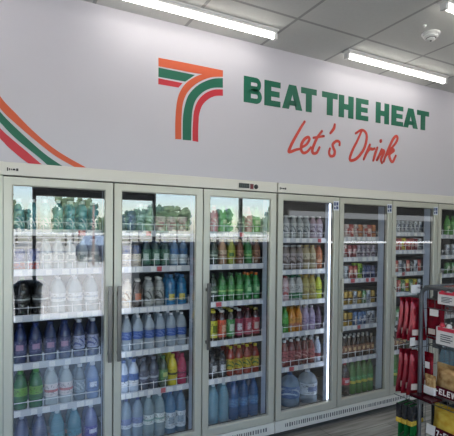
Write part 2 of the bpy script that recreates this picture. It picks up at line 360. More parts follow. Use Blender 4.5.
# ------------------------------------------------------------ glass-door coolers
X0, W = .0225, .6406
LEV = {1: [1.645, 1.395, 1.11, .81, .52, .165]}
LEV[2] = LEV[1]; LEV[3] = LEV[1]; LEV[4] = [1.60, 1.335, 1.075, .81, .52, .165]
LEV[5] = [1.615, 1.43, 1.235, 1.0, .805, .512, .165]; LEV[6] = [1.665, 1.49, 1.275, 1.08, .8, .512, .165]; LEV[7] = [1.645, 1.43, 1.235, 1.0, .8, .512, .165]
LEV[8] = LEV[7]
UNIT_END = 3
NUM = ['first', 'second', 'third', 'fourth', 'fifth', 'sixth', 'seventh', 'eighth', 'ninth', 'tenth']
def make_unit(k, first, last, label):
    xa = X0 + (first - 1) * W; xb = X0 + last * W
    u = empty('display_cooler', ((xa + xb) / 2, .4, 0)); tag(u, label, 'fridge', 'glass-door drink coolers along the wall')
    ox, oy, oz = u.location
    def B(mb, name, m, par=u, bevel=0):
        o = mb.build(name, m, par, bevel=bevel)
        if par is u: o.location = (-ox, -oy, -oz)
        return o
    xs = xa - (.02 if first == 1 else -.004)
    mb = MB()
    mb.box(xs, xs + .035, .04, .76, .05, 2.0); mb.box(xb - .035, xb - .004, .04, .76, .05, 2.0)
    mb.box(xs + .035, xb - .035, .72, .76, .05, 2.0); mb.box(xs + .035, xb - .035, .04, .72, 1.955, 2.0); mb.box(xs + .035, xb - .035, .04, .72, .05, .155)
    B(mb, 'cabinet', M['interior'])
    hd = MB().box(xs, xb - .003, 0, .04, 1.966, 2.043); B(hd, 'header_panel', M['header'], bevel=.004)
    B(MB().box(xs, xb - .004, .03, .06, 1.95, 1.966), 'header_gasket', M['dark'])
    if first == 1: B(MB().box(xs, xa - .001, 0, .04, .146, 1.964), 'side_trim', M['frame'])
    # kick panel with a row of upright slots
    kp = B(MB().box(xs, xb - .003, 0, .03, .05, .143), 'kick_panel', M['header'], bevel=.003)
    sl = MB(); x = xa + .10
    rr = random.Random(k)
    while x < xb - .08:
        w = rr.choice((.008, .01, .012)); h = rr.choice((.028, .034, .031)); zc = .098
        sl.box(x, x + w, -.0012, .004, zc - h / 2, zc + h / 2); x += w + rr.choice((.009, .011, .014))
    sl.build('vent_slots', M['slot'], kp)
    # badge
    bd = MB(); bx = xa + .02
    for w, h in ((.006, .02), (.006, .012), (.006, .009), (.014, .01), (.012, .015)):
        bd.box(bx, bx + w, -.002, .002, 2.0 - h / 2, 2.0 + h / 2); bx += w + .004
    B(bd, 'maker_badge', M['dark'])
    if k == 1:
        cp = B(MB().box(1.588, 1.763, -.003, .003, 1.98, 2.02), 'control_panel', M['header'])
        MB().box(1.592, 1.682, -.008, .002, 1.983, 2.018).build('temperature_display', M['lcd'], cp)
        sg = MB()
        for i in range(5): sg.box(1.6 + i * .016, 1.6 + i * .016 + .009, -.009, -.007, 1.991, 2.01)
        sg.build('display_digits', M['lcddig'], cp)
        MB().box(1.69, 1.718, -.008, .002, 1.979, 2.017).build('red_display', M['redlcd'], cp)['label'] = 'dark red lit display'
        MB().lathe([(.018, 0), (.018, .008), (.012, .01)], (0, 0, 0), 16).build('round_switch', M['lcd'], cp)
        o = bpy.data.objects['round_switch']; o.rotation_euler = (PI / 2, 0, 0); o.location = (1.742, .001, 1.998)
    for d in range(first, last + 1):
        x0 = X0 + (d - 1) * W + .004; x1 = X0 + d * W - .004
        if d == first and first > 1: x0 += .004
        if d == 1: x0 -= .003
        if d == last: x1 -= .006
        dr = B(MB().frame(x0, x1, .148, 1.958, .053, 0, .036, wt=.052, wb=.062), 'door', M['frame'], bevel=.002)
        ib = MB().frame(x0 + .045, x1 - .045, .202, 1.914, .011, .034, .042); ib.build('door_gasket', M['dark'], dr)
        MB().box(x0 + .05, x1 - .05, .012, .018, .2, 1.915).build('glass_pane', M['glass'], dr)
        hs = {1: [x1 - .026], 2: [x0 + .026], 3: [x0 + .026]}.get(d)
        if hs:
            for hx in hs:
                z0, z1 = (.80, 1.29) if d < 3 else (.80, 1.28)
                hb = MB().box(hx - .013, hx + .013, -.05, -.036, z0, z1)
                for z in (z0 + .05, z1 - .05): hb.box(hx - .008, hx + .008, -.036, .001, z - .012, z + .012)
                hb.build('handle', M['steel'], dr, bevel=.003)
        elif d >= 5:
            hx = x0 + .02; hb = MB().tube([(hx, -.026, .80), (hx, -.026, 1.27)], .008, 10)
            for z in (.82, 1.25): hb.tube([(hx, -.026, z), (hx, .001, z)], .006, 8)
            hb.build('handle', M['frame'], dr)
        if d >= 4:      # small square energy sticker
            stc = MB().box(x1 - .066, x1 - .006, -.0015, .001, 1.845, 1.925); so = stc.build('door_sticker', M['sticker'], dr)
            q = MB()
            for a, b, c, e in ((.006, .024, .04, .07), (.03, .052, .012, .036), (.03, .052, .042, .07), (.006, .022, .01, .03)): q.box(x1 - .066 + a, x1 - .066 + b, -.0025, -.001, 1.845 + c, 1.845 + e)
            q.build('sticker_print', M['stickerblue'], dr)
        # mullion at the right of this door, LED channels on both faces
        if d < last:
            xm = X0 + d * W
            mu = B(MB().box(xm - .05, xm + .05, .044, .125, .155, 1.955), 'mullion', M['mull'])
            MB().box(xm + .0505, xm + .058, .05, .075, .25, 1.88).build('led_strip', M['led'], mu)
            if d == 1: MB().box(xm - .054, xm - .0505, .046, .056, .19, 1.93).build('led_strip', M['ledlow'], mu)
            if d == 4: MB().box(xm - .058, xm - .0505, .046, .068, .19, 1.93).build('led_strip', M['ledbright'], mu)
            MB().box(xm - .03, xm + .03, .036, .044, .155, 1.955).build('mullion_gasket', M['dark'], mu)
        else:
            mu = B(MB().box(xb - .055, xb - .036, .044, .125, .155, 1.955), 'end_post', M['mull'])
        # shelves
        a, b = X0 + (d - 1) * W + .042, X0 + d * W - .054
        for li, z in enumerate(LEV[d]):
            if li == len(LEV[d]) - 1:
                sh = B(MB().box(a, b, .13, .68, z - .012, z - .004), 'base_deck', M['shelf']); continue
            mb = MB().box(a, b, .118, .66, z - .018, z - .004)
            sh = B(mb, 'shelf', M['shelf'])
            MB().box(a, b, .108, .117, z - .034, z + .008).build('price_rail', M['strip'], sh)
            x = a + .02; rq = random.Random(d * 10 + li)
            while x < b - .05:
                w = rq.choice((.035, .045)); MB().box(x, x + w, .1055, .1078, z - .03, z + .003).build('price_ticket', M['ticketred'] if rq.random() < .06 else M['ticket'], sh); x += w + rq.choice((.01, .03, .06))
            g = MB(); g.tube([(a + .004, .112, z + .052), (b - .004, .112, z + .052)], .0027)
            n = 6
            for q in range(n + 1): x = a + .01 + (b - a - .02) * q / n; g.tube([(x, .112, z + .004), (x, .112, z + .064)], .0024, 5)
            g.build('wire_guard', M['guard'], sh)
    mu = B(MB().box(xs + .0355, xs + .045, .05, .075, .25, 1.88), 'led_strip', M['ledlow'])
    return u
M['slot'] = mat('vent_slot_shadow_plastic', (96, 97, 96), .6)
M['lcd'] = mat('black_display_plastic', (16, 18, 18), .3)
M['lcddig'] = mat('unlit_display_digits', (60, 72, 66), .4)
M['redlcd'] = mat('dark_red_display', (110, 24, 34), .3)
M['sticker'] = mat('white_sticker', (226, 230, 236), .4)
M['stickerblue'] = mat('navy_sticker_print', (60, 74, 120), .4)
make_unit(1, 1, 3, 'three-door white drink cooler at the left with a black temperature display')
make_unit(2, 4, 8, 'long drink cooler on the right, water jugs at its base, running behind the rack')

# ------------------------------------------------------------ drinks
SH = {
 'pet':  ([(.86, 0), (1, .02), (1, .14), (.94, .17), (1, .2), (1, .60), (.96, .66), (.78, .77), (.5, .86), (.4, .89), (.4, .92)], .43, (.915, 1.0), (.24, .58)),
 'tea':  ([(.9, 0), (1, .02), (.97, .3), (1, .36), (1, .68), (.88, .78), (.6, .87), (.5, .9), (.5, .93)], .54, (.925, 1.0), (.12, .68)),
 'big':  ([(.84, 0), (1, .02), (1, .1), (.95, .13), (1, .16), (1, .28), (.96, .31), (1, .34), (1, .62), (.95, .70), (.7, .83), (.36, .93), (.3, .945)], .33, (.94, 1.0), (.34, .56)),
 'sleek':([(.88, 0), (1, .03), (1, .5), (.9, .58), (.97, .66), (.9, .76), (.6, .86), (.44, .9)], .48, (.9, 1.0), (.04, .52)),
 'can':  ([(.78, 0), (1, .05), (1, .9), (.84, .965), (.84, .985)], .80, (.98, 1.0), None),
 'cup':  ([(.76, 0), (.8, .03), (1, .92), (1.03, .95)], 1.05, (.95, 1.0), (.12, .85)),
 'bigl': ([(.84, 0), (1, .02), (1, .1), (.95, .13), (1, .16), (1, .28), (.96, .31), (1, .34), (1, .62), (.95, .70), (.7, .83), (.36, .93), (.3, .945)], .33, (.94, 1.0), (.14, .52)),
 'jug':  ([(.9, 0), (1, .03), (1, .2), (.94, .24), (1, .28), (1, .42), (.95, .46), (1, .5), (1, .68), (.8, .82), (.36, .93), (.24, .945)], .26, (.94, 1.0), (.28, .64)),
 'carton': (None, 0, None, None),
}
PROTO = {}
def make_proto(key):
    shape, r, h, body, clear, cap, lab, kind = key[:8]
    prof, cr, cz, lz = SH[shape]
    bm_ = plastic(body, clear)
    if shape == 'can':
        o = MB().lathe([(a * r, b * h) for a, b in prof], n=16).build(kind, print_mat(*lab, metal=.25, rough=.3))
        kid(o, MB().lathe([(cr * r, .985 * h), (cr * r, .992 * h), (.7 * r, .985 * h)], n=16).build('can_lid', M['steel'], o)); return o
    o = MB().lathe([(a * r, b * h) for a, b in prof], n=18).build(kind, bm_)
    kid(o, MB().lathe([(cr * r, cz[0] * h), (cr * r, (cz[1] - .01) * h), (cr * r * .9, cz[1] * h)], n=14).build('cap' if shape != 'cup' else 'lid', plastic(cap, 0, .35), o))
    if lab:
        lo, hi = lz
        def rad(t):
            for (ra, za), (rb, zb) in zip(prof, prof[1:]):
                if za <= t <= zb: return ra + (rb - ra) * (t - za) / (zb - za + 1e-9)
            return 1
        ts = [lo] + [z for _, z in prof if lo < z < hi] + [hi]
        kid(o, MB().lathe([(rad(t) * r * 1.012 + .0003, t * h) for t in ts], n=18, cap=False).build('label_sleeve', print_mat(*lab), o))
    return o
COUNT = {}
POS = lambda i, n: 'leftmost' if i == 0 else ('rightmost' if i == n - 1 else NUM[i] + ' from left')
def place(kd, desc, cat, x, y, z, lab, grp):
    if kd in PROTO and PROTO[kd].get('used'):
        o = dup(PROTO[kd], None, (x, y, z))
    else:
        o = make_proto(kd); PROTO[kd] = o; o['used'] = 1; o.location = (x, y, z)
    if 'used' in o.keys() and o is not PROTO[kd]: del o['used']
    o.rotation_euler.z = random.uniform(-.35, .35)
    tag(o, lab, cat, grp); return o

def I(shape, r, h, body, cap, lab, kind, desc, cat='bottle', clear=0.0): return (shape, r, h, body, clear, cap, lab, kind), desc, cat
w_ = (235, 235, 235)
def water(desc, r=.036, h=.235, c=(150, 195, 225), cap=(240, 240, 245), lab=((225, 232, 240), (60, 110, 200), 4), shape='pet', clear=.45): return I(shape, r, h, c, cap, lab, 'water_bottle', desc, clear=clear)
def juice(desc, body, cap, lab, r=.033, h=.215, shape='pet', kind='juice_bottle'): return I(shape, r, h, body, cap, lab, kind, desc)
def can(desc, lab, r=.027, h=.125): return I('can', r, h, (200, 200, 200), w_, lab, 'drink_can', desc, 'can')
teal = juice('teal drink bottle', (40, 150, 160), (230, 240, 240), ((30, 140, 150), (220, 235, 235), 3), r=.031, h=.2, shape='sleek', kind='drink_bottle')
bluered = can('blue and red can', ((40, 60, 140), (190, 70, 60), 1), .036, .14)
pale = I('pet', .034, .2, (190, 200, 196), (230, 230, 230), ((226, 226, 216), (150, 160, 150), 0), 'tea_bottle', 'pale barley tea bottle', clear=.3)
blacktea = I('big', .048, .262, (30, 30, 28), (70, 130, 50), ((46, 46, 44), (200, 205, 200), 4), 'tea_bottle', 'big black tea bottle')
bigclear = water('large clear water bottle', .046, .262, (200, 210, 214), lab=((214, 220, 224), (150, 170, 190), 4), shape='big')
navy = I('pet', .038, .258, (24, 48, 110), (20, 50, 130), ((60, 70, 130), (190, 150, 180), 0), 'drink_bottle', 'navy blue drink bottle')
navywhite = I('pet', .038, .258, (36, 56, 110), (236, 240, 245), ((170, 180, 220), (60, 80, 170), 3), 'drink_bottle', 'navy drink bottle with white cap')
greenb = I('pet', .042, .265, (28, 110, 58), (70, 160, 60), ((110, 170, 60), (40, 110, 60), 1), 'tea_bottle', 'green tea bottle')
pinklab = I('pet', .042, .265, (206, 212, 212), (240, 240, 240), ((224, 210, 206), (200, 110, 110), 4), 'water_bottle', 'clear bottle with pink band', clear=.3)
greydark = I('pet', .036, .26, (92, 104, 112), (220, 225, 230), ((130, 145, 155), (180, 190, 200), 3), 'drink_bottle', 'grey sports drink bottle')
bluewhite = I('pet', .040, .262, (120, 150, 210), (240, 242, 250), ((90, 130, 210), (230, 235, 250), 0), 'water_bottle', 'bright blue labelled bottle')
navybig = I('big', .045, .32, (58, 72, 130), (170, 180, 210), ((50, 60, 130), (120, 130, 180), 3), 'drink_bottle', 'large indigo bottle')
tealbig = I('big', .046, .32, (60, 150, 175), (220, 235, 240), ((40, 150, 175), (210, 150, 130), 1), 'drink_bottle', 'large teal labelled bottle', clear=.15)
violetbig = I('big', .045, .32, (110, 120, 190), (230, 235, 245), ((70, 66, 190), (230, 230, 245), 0), 'drink_bottle', 'large violet labelled bottle')
navycan = can('navy blue can', ((26, 46, 110), (70, 90, 150), 3), .034, .15)
greencl = I('pet', .033, .2, (130, 160, 150), (220, 225, 225), ((150, 180, 170), (70, 120, 90), 3), 'tea_bottle', 'grey green drink bottle', clear=.2)
pinkcup = I('cup', .042, .115, (214, 190, 196), (226, 205, 210), ((216, 186, 194), (180, 110, 130), 0), 'drink_cup', 'pale pink yogurt cup', 'cup')
creamc = can('cream can with blue top', ((225, 214, 196), (36, 66, 130), 2), .034, .16)
greenlab = I('tea', .033, .19, (60, 90, 96), (44, 80, 130), ((60, 110, 90), (200, 215, 205), 0), 'tea_bottle', 'dark green label tea bottle')
silver = can('silver milk tea can', ((190, 192, 192), (120, 120, 120), 3), .033, .17)
clearblue = I('tea', .033, .195, (110, 150, 190), (40, 110, 190), ((200, 214, 222), (60, 120, 190), 2), 'water_bottle', 'clear bottle with blue cap', clear=.2)
creamred = I('tea', .036, .20, (214, 200, 180), (220, 214, 200), ((222, 206, 180), (170, 130, 90), 3), 'milk_bottle', 'cream milk tea bottle')
darkbrown = I('tea', .036, .2, (52, 40, 34), (220, 215, 205), ((62, 52, 44), (190, 100, 60), 0), 'coffee_bottle', 'dark brown coffee bottle')
silvercof = I('tea', .036, .21, (160, 164, 162), (220, 220, 215), ((176, 178, 172), (80, 84, 80), 3), 'coffee_bottle', 'silver coffee bottle')
brightblue = I('sleek', .040, .228, (24, 124, 186), (30, 110, 180), ((16, 130, 196), (225, 205, 90), 0), 'drink_bottle', 'bright blue bottle with yellow mark')
bluering = I('big', .0375, .245, (200, 210, 218), (250, 250, 252), ((30, 84, 190), (120, 150, 220), 3), 'water_bottle', 'clear water bottle with blue label', clear=.4)
whiteblue = I('pet', .036, .228, (196, 208, 226), (40, 90, 190), ((60, 110, 200), (240, 242, 245), 1), 'drink_bottle', 'white and blue drink bottle')
slate = I('pet', .036, .228, (70, 80, 104), (120, 130, 150), ((70, 78, 110), (190, 195, 205), 4), 'drink_bottle', 'slate blue drink bottle')
darkgreen = I('pet', .035, .225, (34, 70, 46), (80, 130, 60), ((60, 120, 60), (200, 205, 120), 0), 'tea_bottle', 'dark green tea bottle')
yellowb = I('pet', .036, .228, (226, 205, 40), (236, 214, 50), ((228, 206, 44), (70, 66, 40), 4), 'juice_bottle', 'yellow juice bottle')
magenta = I('pet', .036, .228, (186, 40, 88), (206, 50, 100), ((190, 44, 92), (110, 20, 60), 4), 'juice_bottle', 'magenta juice bottle')
bluecap = I('bigl', .0405, .32, (110, 176, 220), (30, 110, 200), ((226, 234, 238), (150, 176, 200), 0), 'water_bottle', 'large blue water bottle, blue cap', clear=.5)
whitecap = I('big', .0405, .32, (196, 214, 220), (240, 244, 246), ((236, 242, 240), (150, 186, 176), 4), 'water_bottle', 'large clear water bottle, white cap', clear=.6)
purplecap = I('big', .0405, .32, (160, 190, 214), (90, 110, 190), ((120, 140, 200), (220, 228, 236), 1), 'water_bottle', 'large water bottle, violet cap', clear=.35)
pinkb = juice('pink juice bottle', (206, 120, 130), (190, 130, 130), ((214, 130, 140), (235, 200, 200), 3))
limeb = juice('light green juice bottle', (90, 170, 70), (70, 140, 60), ((96, 176, 74), (214, 232, 170), 0))
darkb = juice('dark tea bottle', (44, 58, 46), (50, 80, 56), ((54, 78, 58), (170, 180, 160), 4), kind='tea_bottle')
tanb = juice('tan milk tea bottle', (176, 136, 104), (196, 170, 140), ((206, 180, 150), (130, 84, 56), 4), h=.21, kind='milk_bottle')
ygreen = juice('yellow green tea bottle', (150, 160, 60), (200, 190, 90), ((186, 196, 70), (60, 120, 50), 0), h=.21, kind='tea_bottle')
brownb = juice('brown tea bottle', (120, 76, 54), (180, 150, 110), ((170, 120, 90), (90, 50, 36), 3), h=.21, kind='tea_bottle')
greenm = juice('mid green tea bottle', (50, 120, 56), (50, 100, 50), ((60, 150, 66), (170, 210, 130), 4), h=.22, kind='tea_bottle')
greenorange = juice('green bottle with orange cap', (50, 130, 66), (224, 120, 50), ((60, 150, 80), (180, 220, 160), 0), h=.22, kind='tea_bottle')
yel = juice('yellow label juice bottle', (60, 40, 30), (216, 200, 60), ((208, 206, 66), (110, 130, 40), 0), r=.035, h=.235, shape='tea')
ora = juice('orange label juice bottle', (64, 34, 28), (235, 232, 228), ((212, 92, 60), (235, 190, 160), 0), r=.035, h=.235, shape='tea')
grn = juice('green label juice bottle', (50, 50, 34), (216, 206, 90), ((70, 150, 76), (216, 226, 210), 0), r=.035, h=.235, shape='tea')
pnk = juice('dark pink label juice bottle', (62, 30, 40), (235, 235, 238), ((176, 70, 100), (220, 214, 220), 0), r=.035, h=.235, shape='tea')
pk2 = juice('rose label juice bottle', (70, 30, 34), (110, 40, 46), ((186, 84, 100), (224, 190, 196), 0), r=.035, h=.235, shape='tea')
rd2 = juice('red label juice bottle', (70, 34, 30), (150, 140, 60), ((176, 54, 66), (200, 190, 180), 0), r=.035, h=.235, shape='tea')
blackw = I('tea', .037, .2, (30, 32, 34), (34, 36, 40), ((60, 62, 66), (214, 214, 214), 0), 'coffee_bottle', 'black coffee bottle')
lemont = juice('lemon tea bottle, yellow cap', (150, 44, 28), (228, 200, 50), ((206, 180, 50), (60, 110, 50), 3), r=.035, h=.232, kind='tea_bottle')
ltblue = I('big', .0415, .315, (150, 205, 222), (220, 235, 240), None, 'water_bottle', 'large pale blue water bottle', clear=.6)
dpblue = I('big', .0415, .315, (30, 110, 190), (40, 90, 170), ((36, 112, 190), (70, 150, 210), 3), 'water_bottle', 'large deep blue water bottle', clear=.4)
greyw = I('tea', .034, .2, (150, 156, 156), (200, 204, 204), ((180, 186, 186), (84, 96, 104), 3), 'coffee_bottle', 'grey patterned coffee bottle')
greyp = I('tea', .034, .2, (176, 150, 160), (210, 206, 210), ((186, 176, 192), (100, 76, 100), 3), 'coffee_bottle', 'mauve patterned coffee bottle')
whitecapb = I('tea', .034, .215, (140, 128, 120), (232, 234, 236), ((170, 160, 158), (100, 84, 80), 3), 'coffee_bottle', 'taupe coffee bottle, white cap')
tancap = I('tea', .034, .215, (176, 160, 120), (196, 170, 110), ((196, 186, 156), (130, 110, 70), 4), 'coffee_bottle', 'sand coloured coffee bottle')
orbrown = I('tea', .034, .215, (176, 96, 56), (120, 60, 40), ((190, 116, 76), (224, 180, 150), 4), 'tea_bottle', 'orange brown tea bottle')
gcapw = I('tea', .034, .215, (190, 190, 186), (50, 110, 80), ((206, 206, 202), (60, 130, 80), 1), 'milk_bottle', 'white bottle with green base')
pinkw = I('tea', .034, .215, (206, 180, 180), (150, 60, 60), ((214, 190, 190), (180, 90, 90), 3), 'milk_bottle', 'pinkish white milk bottle')
tcapy = I('tea', .034, .215, (176, 160, 80), (214, 176, 80), ((190, 180, 110), (140, 120, 60), 3), 'tea_bottle', 'khaki tea bottle, tan cap')
limey = juice('lime yellow juice bottle', (196, 206, 50), (190, 200, 190), ((206, 214, 60), (110, 140, 40), 4))
gj = juice('green aloe juice bottle', (60, 150, 50), (70, 120, 60), ((80, 170, 60), (40, 110, 40), 1), h=.225)
oj = juice('orange juice bottle', (214, 140, 40), (200, 150, 80), ((224, 160, 70), (190, 120, 90), 1), h=.225)
lil = juice('lilac juice bottle', (176, 160, 190), (236, 236, 240), ((184, 166, 196), (130, 110, 160), 3), h=.225)
drk = juice('dark plum juice bottle', (64, 44, 70), (60, 50, 70), ((76, 54, 84), (120, 90, 120), 3), h=.225)
coc = juice('cocoa red juice bottle', (120, 50, 46), (236, 238, 240), ((176, 96, 96), (110, 40, 44), 3), r=.034, h=.225)
coc2 = juice('dark red juice bottle', (96, 36, 34), (236, 238, 240), ((130, 40, 44), (214, 170, 160), 3), r=.034, h=.225)
wbj = juice('blue white juice bottle', (170, 180, 200), (236, 240, 245), ((186, 196, 214), (150, 60, 70), 1), r=.034, h=.225)
jugb = I('jug', .088, .275, (130, 170, 206), (60, 120, 200), ((40, 100, 180), (180, 210, 235), 3), 'water_jug', 'water jug with blue label', 'jug', clear=.4)
jugc = I('jug', .088, .275, (176, 196, 210), (230, 235, 240), ((206, 216, 224), (120, 140, 190), 0), 'water_jug', 'clear water jug', 'jug', clear=.45)
cw = can('white and red can', ((206, 190, 184), (190, 70, 60), 0)); cr_ = can('brick red can', ((176, 70, 60), (230, 200, 180), 0)); co = can('orange tan can', ((206, 130, 80), (130, 60, 40), 4))
cg = can('green speckled can', ((90, 140, 80), (220, 220, 200), 0)); cb = can('navy can', ((30, 50, 120), (140, 150, 200), 4)); cl = can('lime can', ((170, 210, 80), (60, 120, 50), 0), .028, .155)
cs = can('silver can', ((196, 200, 204), (110, 116, 130), 0)); cgd = can('gold can', ((196, 160, 70), (90, 60, 36), 4)); clc = can('mauve can', ((170, 160, 176), (110, 80, 100), 3), .029, .12)
cdr = can('dark red can', ((130, 30, 44), (220, 180, 180), 0), .029, .12); cy_ = can('yellow can', ((220, 200, 70), (190, 60, 50), 0), .031, .13); cbl = can('blue white can', ((90, 130, 190), (225, 232, 240), 0)); cbk = can('black can', ((36, 38, 44), (190, 190, 190), 0))
cbr = juice('brown iced tea bottle', (60, 38, 26), (235, 235, 232), ((130, 80, 50), (220, 190, 140), 0), r=.026, h=.2, kind='tea_bottle')
cola = I('big', .045, .315, (34, 18, 18), (170, 30, 40), ((190, 30, 50), (230, 210, 214), 0), 'cola_bottle', 'large dark cola bottle', clear=0)
limes = I('big', .036, .315, (70, 130, 50), (90, 160, 60), ((60, 150, 70), (220, 210, 70), 1), 'soda_bottle', 'large lime green soda bottle')
A_ = lambda *s: [x for it, n in s for x in [it] * n]
STOCK = {
 1: [A_((teal, 7)), A_((bluered, 2), (pale, 5)), A_((blacktea, 2), (bigclear, 3)), A_((navy, 4), (navywhite, 2)), A_((greenb, 2), (pinklab, 2), (greydark, 1), (bluewhite, 1)), A_((navybig, 2), (tealbig, 2), (violetbig, 1))],
 2: [A_((navycan, 2), (greencl, 2), (pinkcup, 3)), A_((creamc, 2), (greenlab, 3), (clearblue, 2)), A_((creamred, 1), (darkbrown, 1), (silvercof, 2), (brightblue, 2)), A_((bluering, 6)), A_((whiteblue, 2), (slate, 2), (darkgreen, 1), (yellowb, 1), (magenta, 1)), A_((purplecap, 1), (purplecap, 1), (whitecap, 2), (bluecap, 1), (bluecap, 1))],
 3: [A_((pinkb, 1), (limeb, 2), (darkb, 1), (pinkb, 1), (limeb, 1)), A_((darkb, 1), (tanb, 1), (ygreen, 1), (brownb, 1), (greenm, 1), (brownb, 1)), A_((darkb, 1), (greenm, 3), (greenorange, 2)), A_((yel, 1), (ora, 1), (grn, 1), (pnk, 1), (pk2, 1), (rd2, 1)), A_((blackw, 2), (lemont, 4)), A_((ltblue, 2), (dpblue, 3))],
 4: [A_((greyw, 4), (greyp, 2)), A_((whitecapb, 3), (tancap, 2), (orbrown, 1)), A_((pinkw, 1), (gcapw, 2), (tcapy, 2), (limey, 1)), A_((gj, 1), (oj, 2), (lil, 2), (drk, 1)), A_((coc, 2), (coc2, 2), (coc, 1), (wbj, 1)), A_((jugb, 1), (jugc, 1))],
 5: [A_((cw, 1), (cr_, 1), (cw, 1), (co, 1), (cw, 1), (cr_, 1), (co, 1)), A_((cw, 1), (cdr, 2), (clc, 4)), A_((cs, 1), (cr_, 2), (cl, 1), (cb, 3)), A_((cgd, 2), (cs, 1), (cgd, 1), (cg, 1), (cs, 1), (cgd, 1)), A_((cgd, 2), (cbl, 3), (cs, 2)), A_((cbr, 7)), A_((cola, 1), (limes, 4))],
 6: [A_((cs, 6)), A_((cr_, 2), (cy_, 1), (cr_, 2), (cdr, 1), (cs, 1)), A_((cr_, 1), (cs, 1), (cbk, 1), (cr_, 1), (cbk, 1), (cs, 1), (cr_, 1)), A_((cr_, 2), (cg, 1), (cy_, 1), (cg, 1), (cy_, 1), (cs, 1)), A_((cg, 2), (cs, 2), (cr_, 2)), A_((cbr, 3), (darkb, 3)), A_((limes, 4), (cola, 1))],
 7: [A_((limeb, 2), (ygreen, 2), (limeb, 2)), A_((cs, 3), (cy_, 3)), A_((cg, 4), (cy_, 2)), A_((cr_, 3), (cs, 3)), A_((cw, 3), (co, 3)), A_((cbr, 6)), A_((ltblue, 5))],
}
SHORT = {1: ['top'], }
ROWN = ['front row', 'second row', 'third row']
DOORN = ['leftmost', 'second', 'third', 'fourth', 'fifth', 'sixth', 'seventh']
def rows_for(d, li, z):
    if d == 7: return 1
    if d in (2, 3) and .4 < z < .9: return 3
    return 2
for d in STOCK:
    xa, xb = X0 + (d - 1) * W + .05, X0 + d * W - .056
    for li, items in enumerate(STOCK[d]):
        if d == 7: items = items[:3]
        z = LEV[d][li] - .0038; n = len(items)
        hmax = (LEV[d][li - 1] - .04 if li else 1.93) - z
        for row in range(rows_for(d, li, z)):
            rm = max(it[0][1] for it in items); cy0 = .128 + rm + row * (2 * rm + .006)
            xv = max(xa, (X0 + (d - 1) * W + .06) * (2.85 + cy0) / 2.85 - .012) if d < 7 else xa + .27
            xe = xb
            Wt = sum(2 * it[0][1] for it in items); gap = (xe - xv - Wt) / n
            while gap < .001 and xv > xa: xv -= .004; gap = (xe - xv - Wt) / n
            x = xv + gap / 2
            if xv - 2 * items[0][0][1] - gap > xa and d < 7: x -= 2 * items[0][0][1] + gap; its = [items[0]] + items
            else: its = items
            n_ = len(its)
            for i, (kd, desc, cat) in enumerate(its):
                r, h = kd[1], kd[2]
                kd2 = kd
                if h > hmax - .008: kd2 = kd[:2] + (round(hmax - .012, 3),) + kd[3:]
                cx = x + r; x += 2 * r + gap
                cy = .128 + r + row * (2 * r + .006)
                if kd[0] == 'jug' and row: continue
                lb = '%s, %s, %s, %s shelf, %s glass door' % (desc, POS(i, n_), ROWN[row], ('top' if li == 0 else 'bottom' if li == len(STOCK[d]) - 1 else NUM[li]), DOORN[d - 1])
                place(kd2, desc, cat, cx, cy, z + .0004, lb, '%ss on the %s shelf behind the %s door' % (kd[7].replace('_', ' '), NUM[li], DOORN[d - 1]))
for o in list(bpy.data.objects):
    if 'used' in o.keys(): del o['used']

# ------------------------------------------------------------ ceiling fixtures
def fixture():
    e = empty('ceiling_light', (0, 0, 0))
    mb = MB().box(-.6, .6, -.03, .045, -.012, 0).box(-.59, .59, -.022, .037, -.028, -.012)
    kid(e, mb.build('light_housing', M['white'], e))
    kid(e, MB().tube([(-.575, .008, -.046), (.575, .008, -.046)], .014, 10).build('light_tube', M['tube'], e))
    for s in (-1, 1): kid(e, MB().box(s * .588 - .012, s * .588 + .012, -.012, .028, -.064, -.026).build('lamp_holder', M['white'], e))
    return e
fx = None
PL = ['above the stripes', 'above the slogan', 'right of the smoke detector']
for r_, y in enumerate((-.235, -1.08, -2.35, -3.6)):
    for c_, x in enumerate((-.69, 1.16, 3.02, 4.88, 6.75, 8.6)):
        if r_ >= 2 and c_ in (5,): continue
        if fx is None: fx = fixture(); o = fx
        else: o = dup(fx)
        o.location = (x, y, ZC - .0005)
        lb = 'slim fluorescent ceiling light, %s column from left, %s row from the cooler wall' % (NUM[c_], NUM[r_])
        if (r_, c_) == (0, 1): lb = 'fluorescent ceiling light above the striped seven, running off the top edge'
        if (r_, c_) == (0, 2): lb = 'fluorescent ceiling light above the end of the green slogan'
        if (r_, c_) == (1, 2): lb = 'fluorescent ceiling light in the top right corner near the smoke detector'
        tag(o, lb, 'ceiling light', 'fluorescent ceiling lights')
e = empty('smoke_detector', (2.745, -.74, ZC)); tag(e, 'round cream smoke detector on the ceiling between two lights', 'smoke detector')
MB().lathe([(.062, 0), (.062, -.012), (.056, -.018)], n=28).build('base_ring', M['cream'] if 'cream' in M else M['white'], e)
MB().lathe([(.05, -.018), (.05, -.03), (.042, -.038), (.036, -.039)], n=28).build('detector_housing', M['white'], e)
MB().lathe([(.03, -.039), (.03, -.05), (.022, -.056)], n=24).build('sensor_cage', M['white'], e)
MB().lathe([(.034, -.0385), (.034, -.0405), (.03, -.0405)], n=24).build('vent_ring', M['dark'], e)
MB().lathe([(.008, -.056), (.008, -.058), (.005, -.059)], n=12).build('test_button', M['dark'], e)
o = MB().lathe([(.011, 0), (.011, -.012), (.006, -.018)], n=14).build('ceiling_hook', M['white'], None, (2.60, -.80, ZC)); tag(o, 'tiny white ceiling stud left of the smoke detector', 'ceiling fitting')

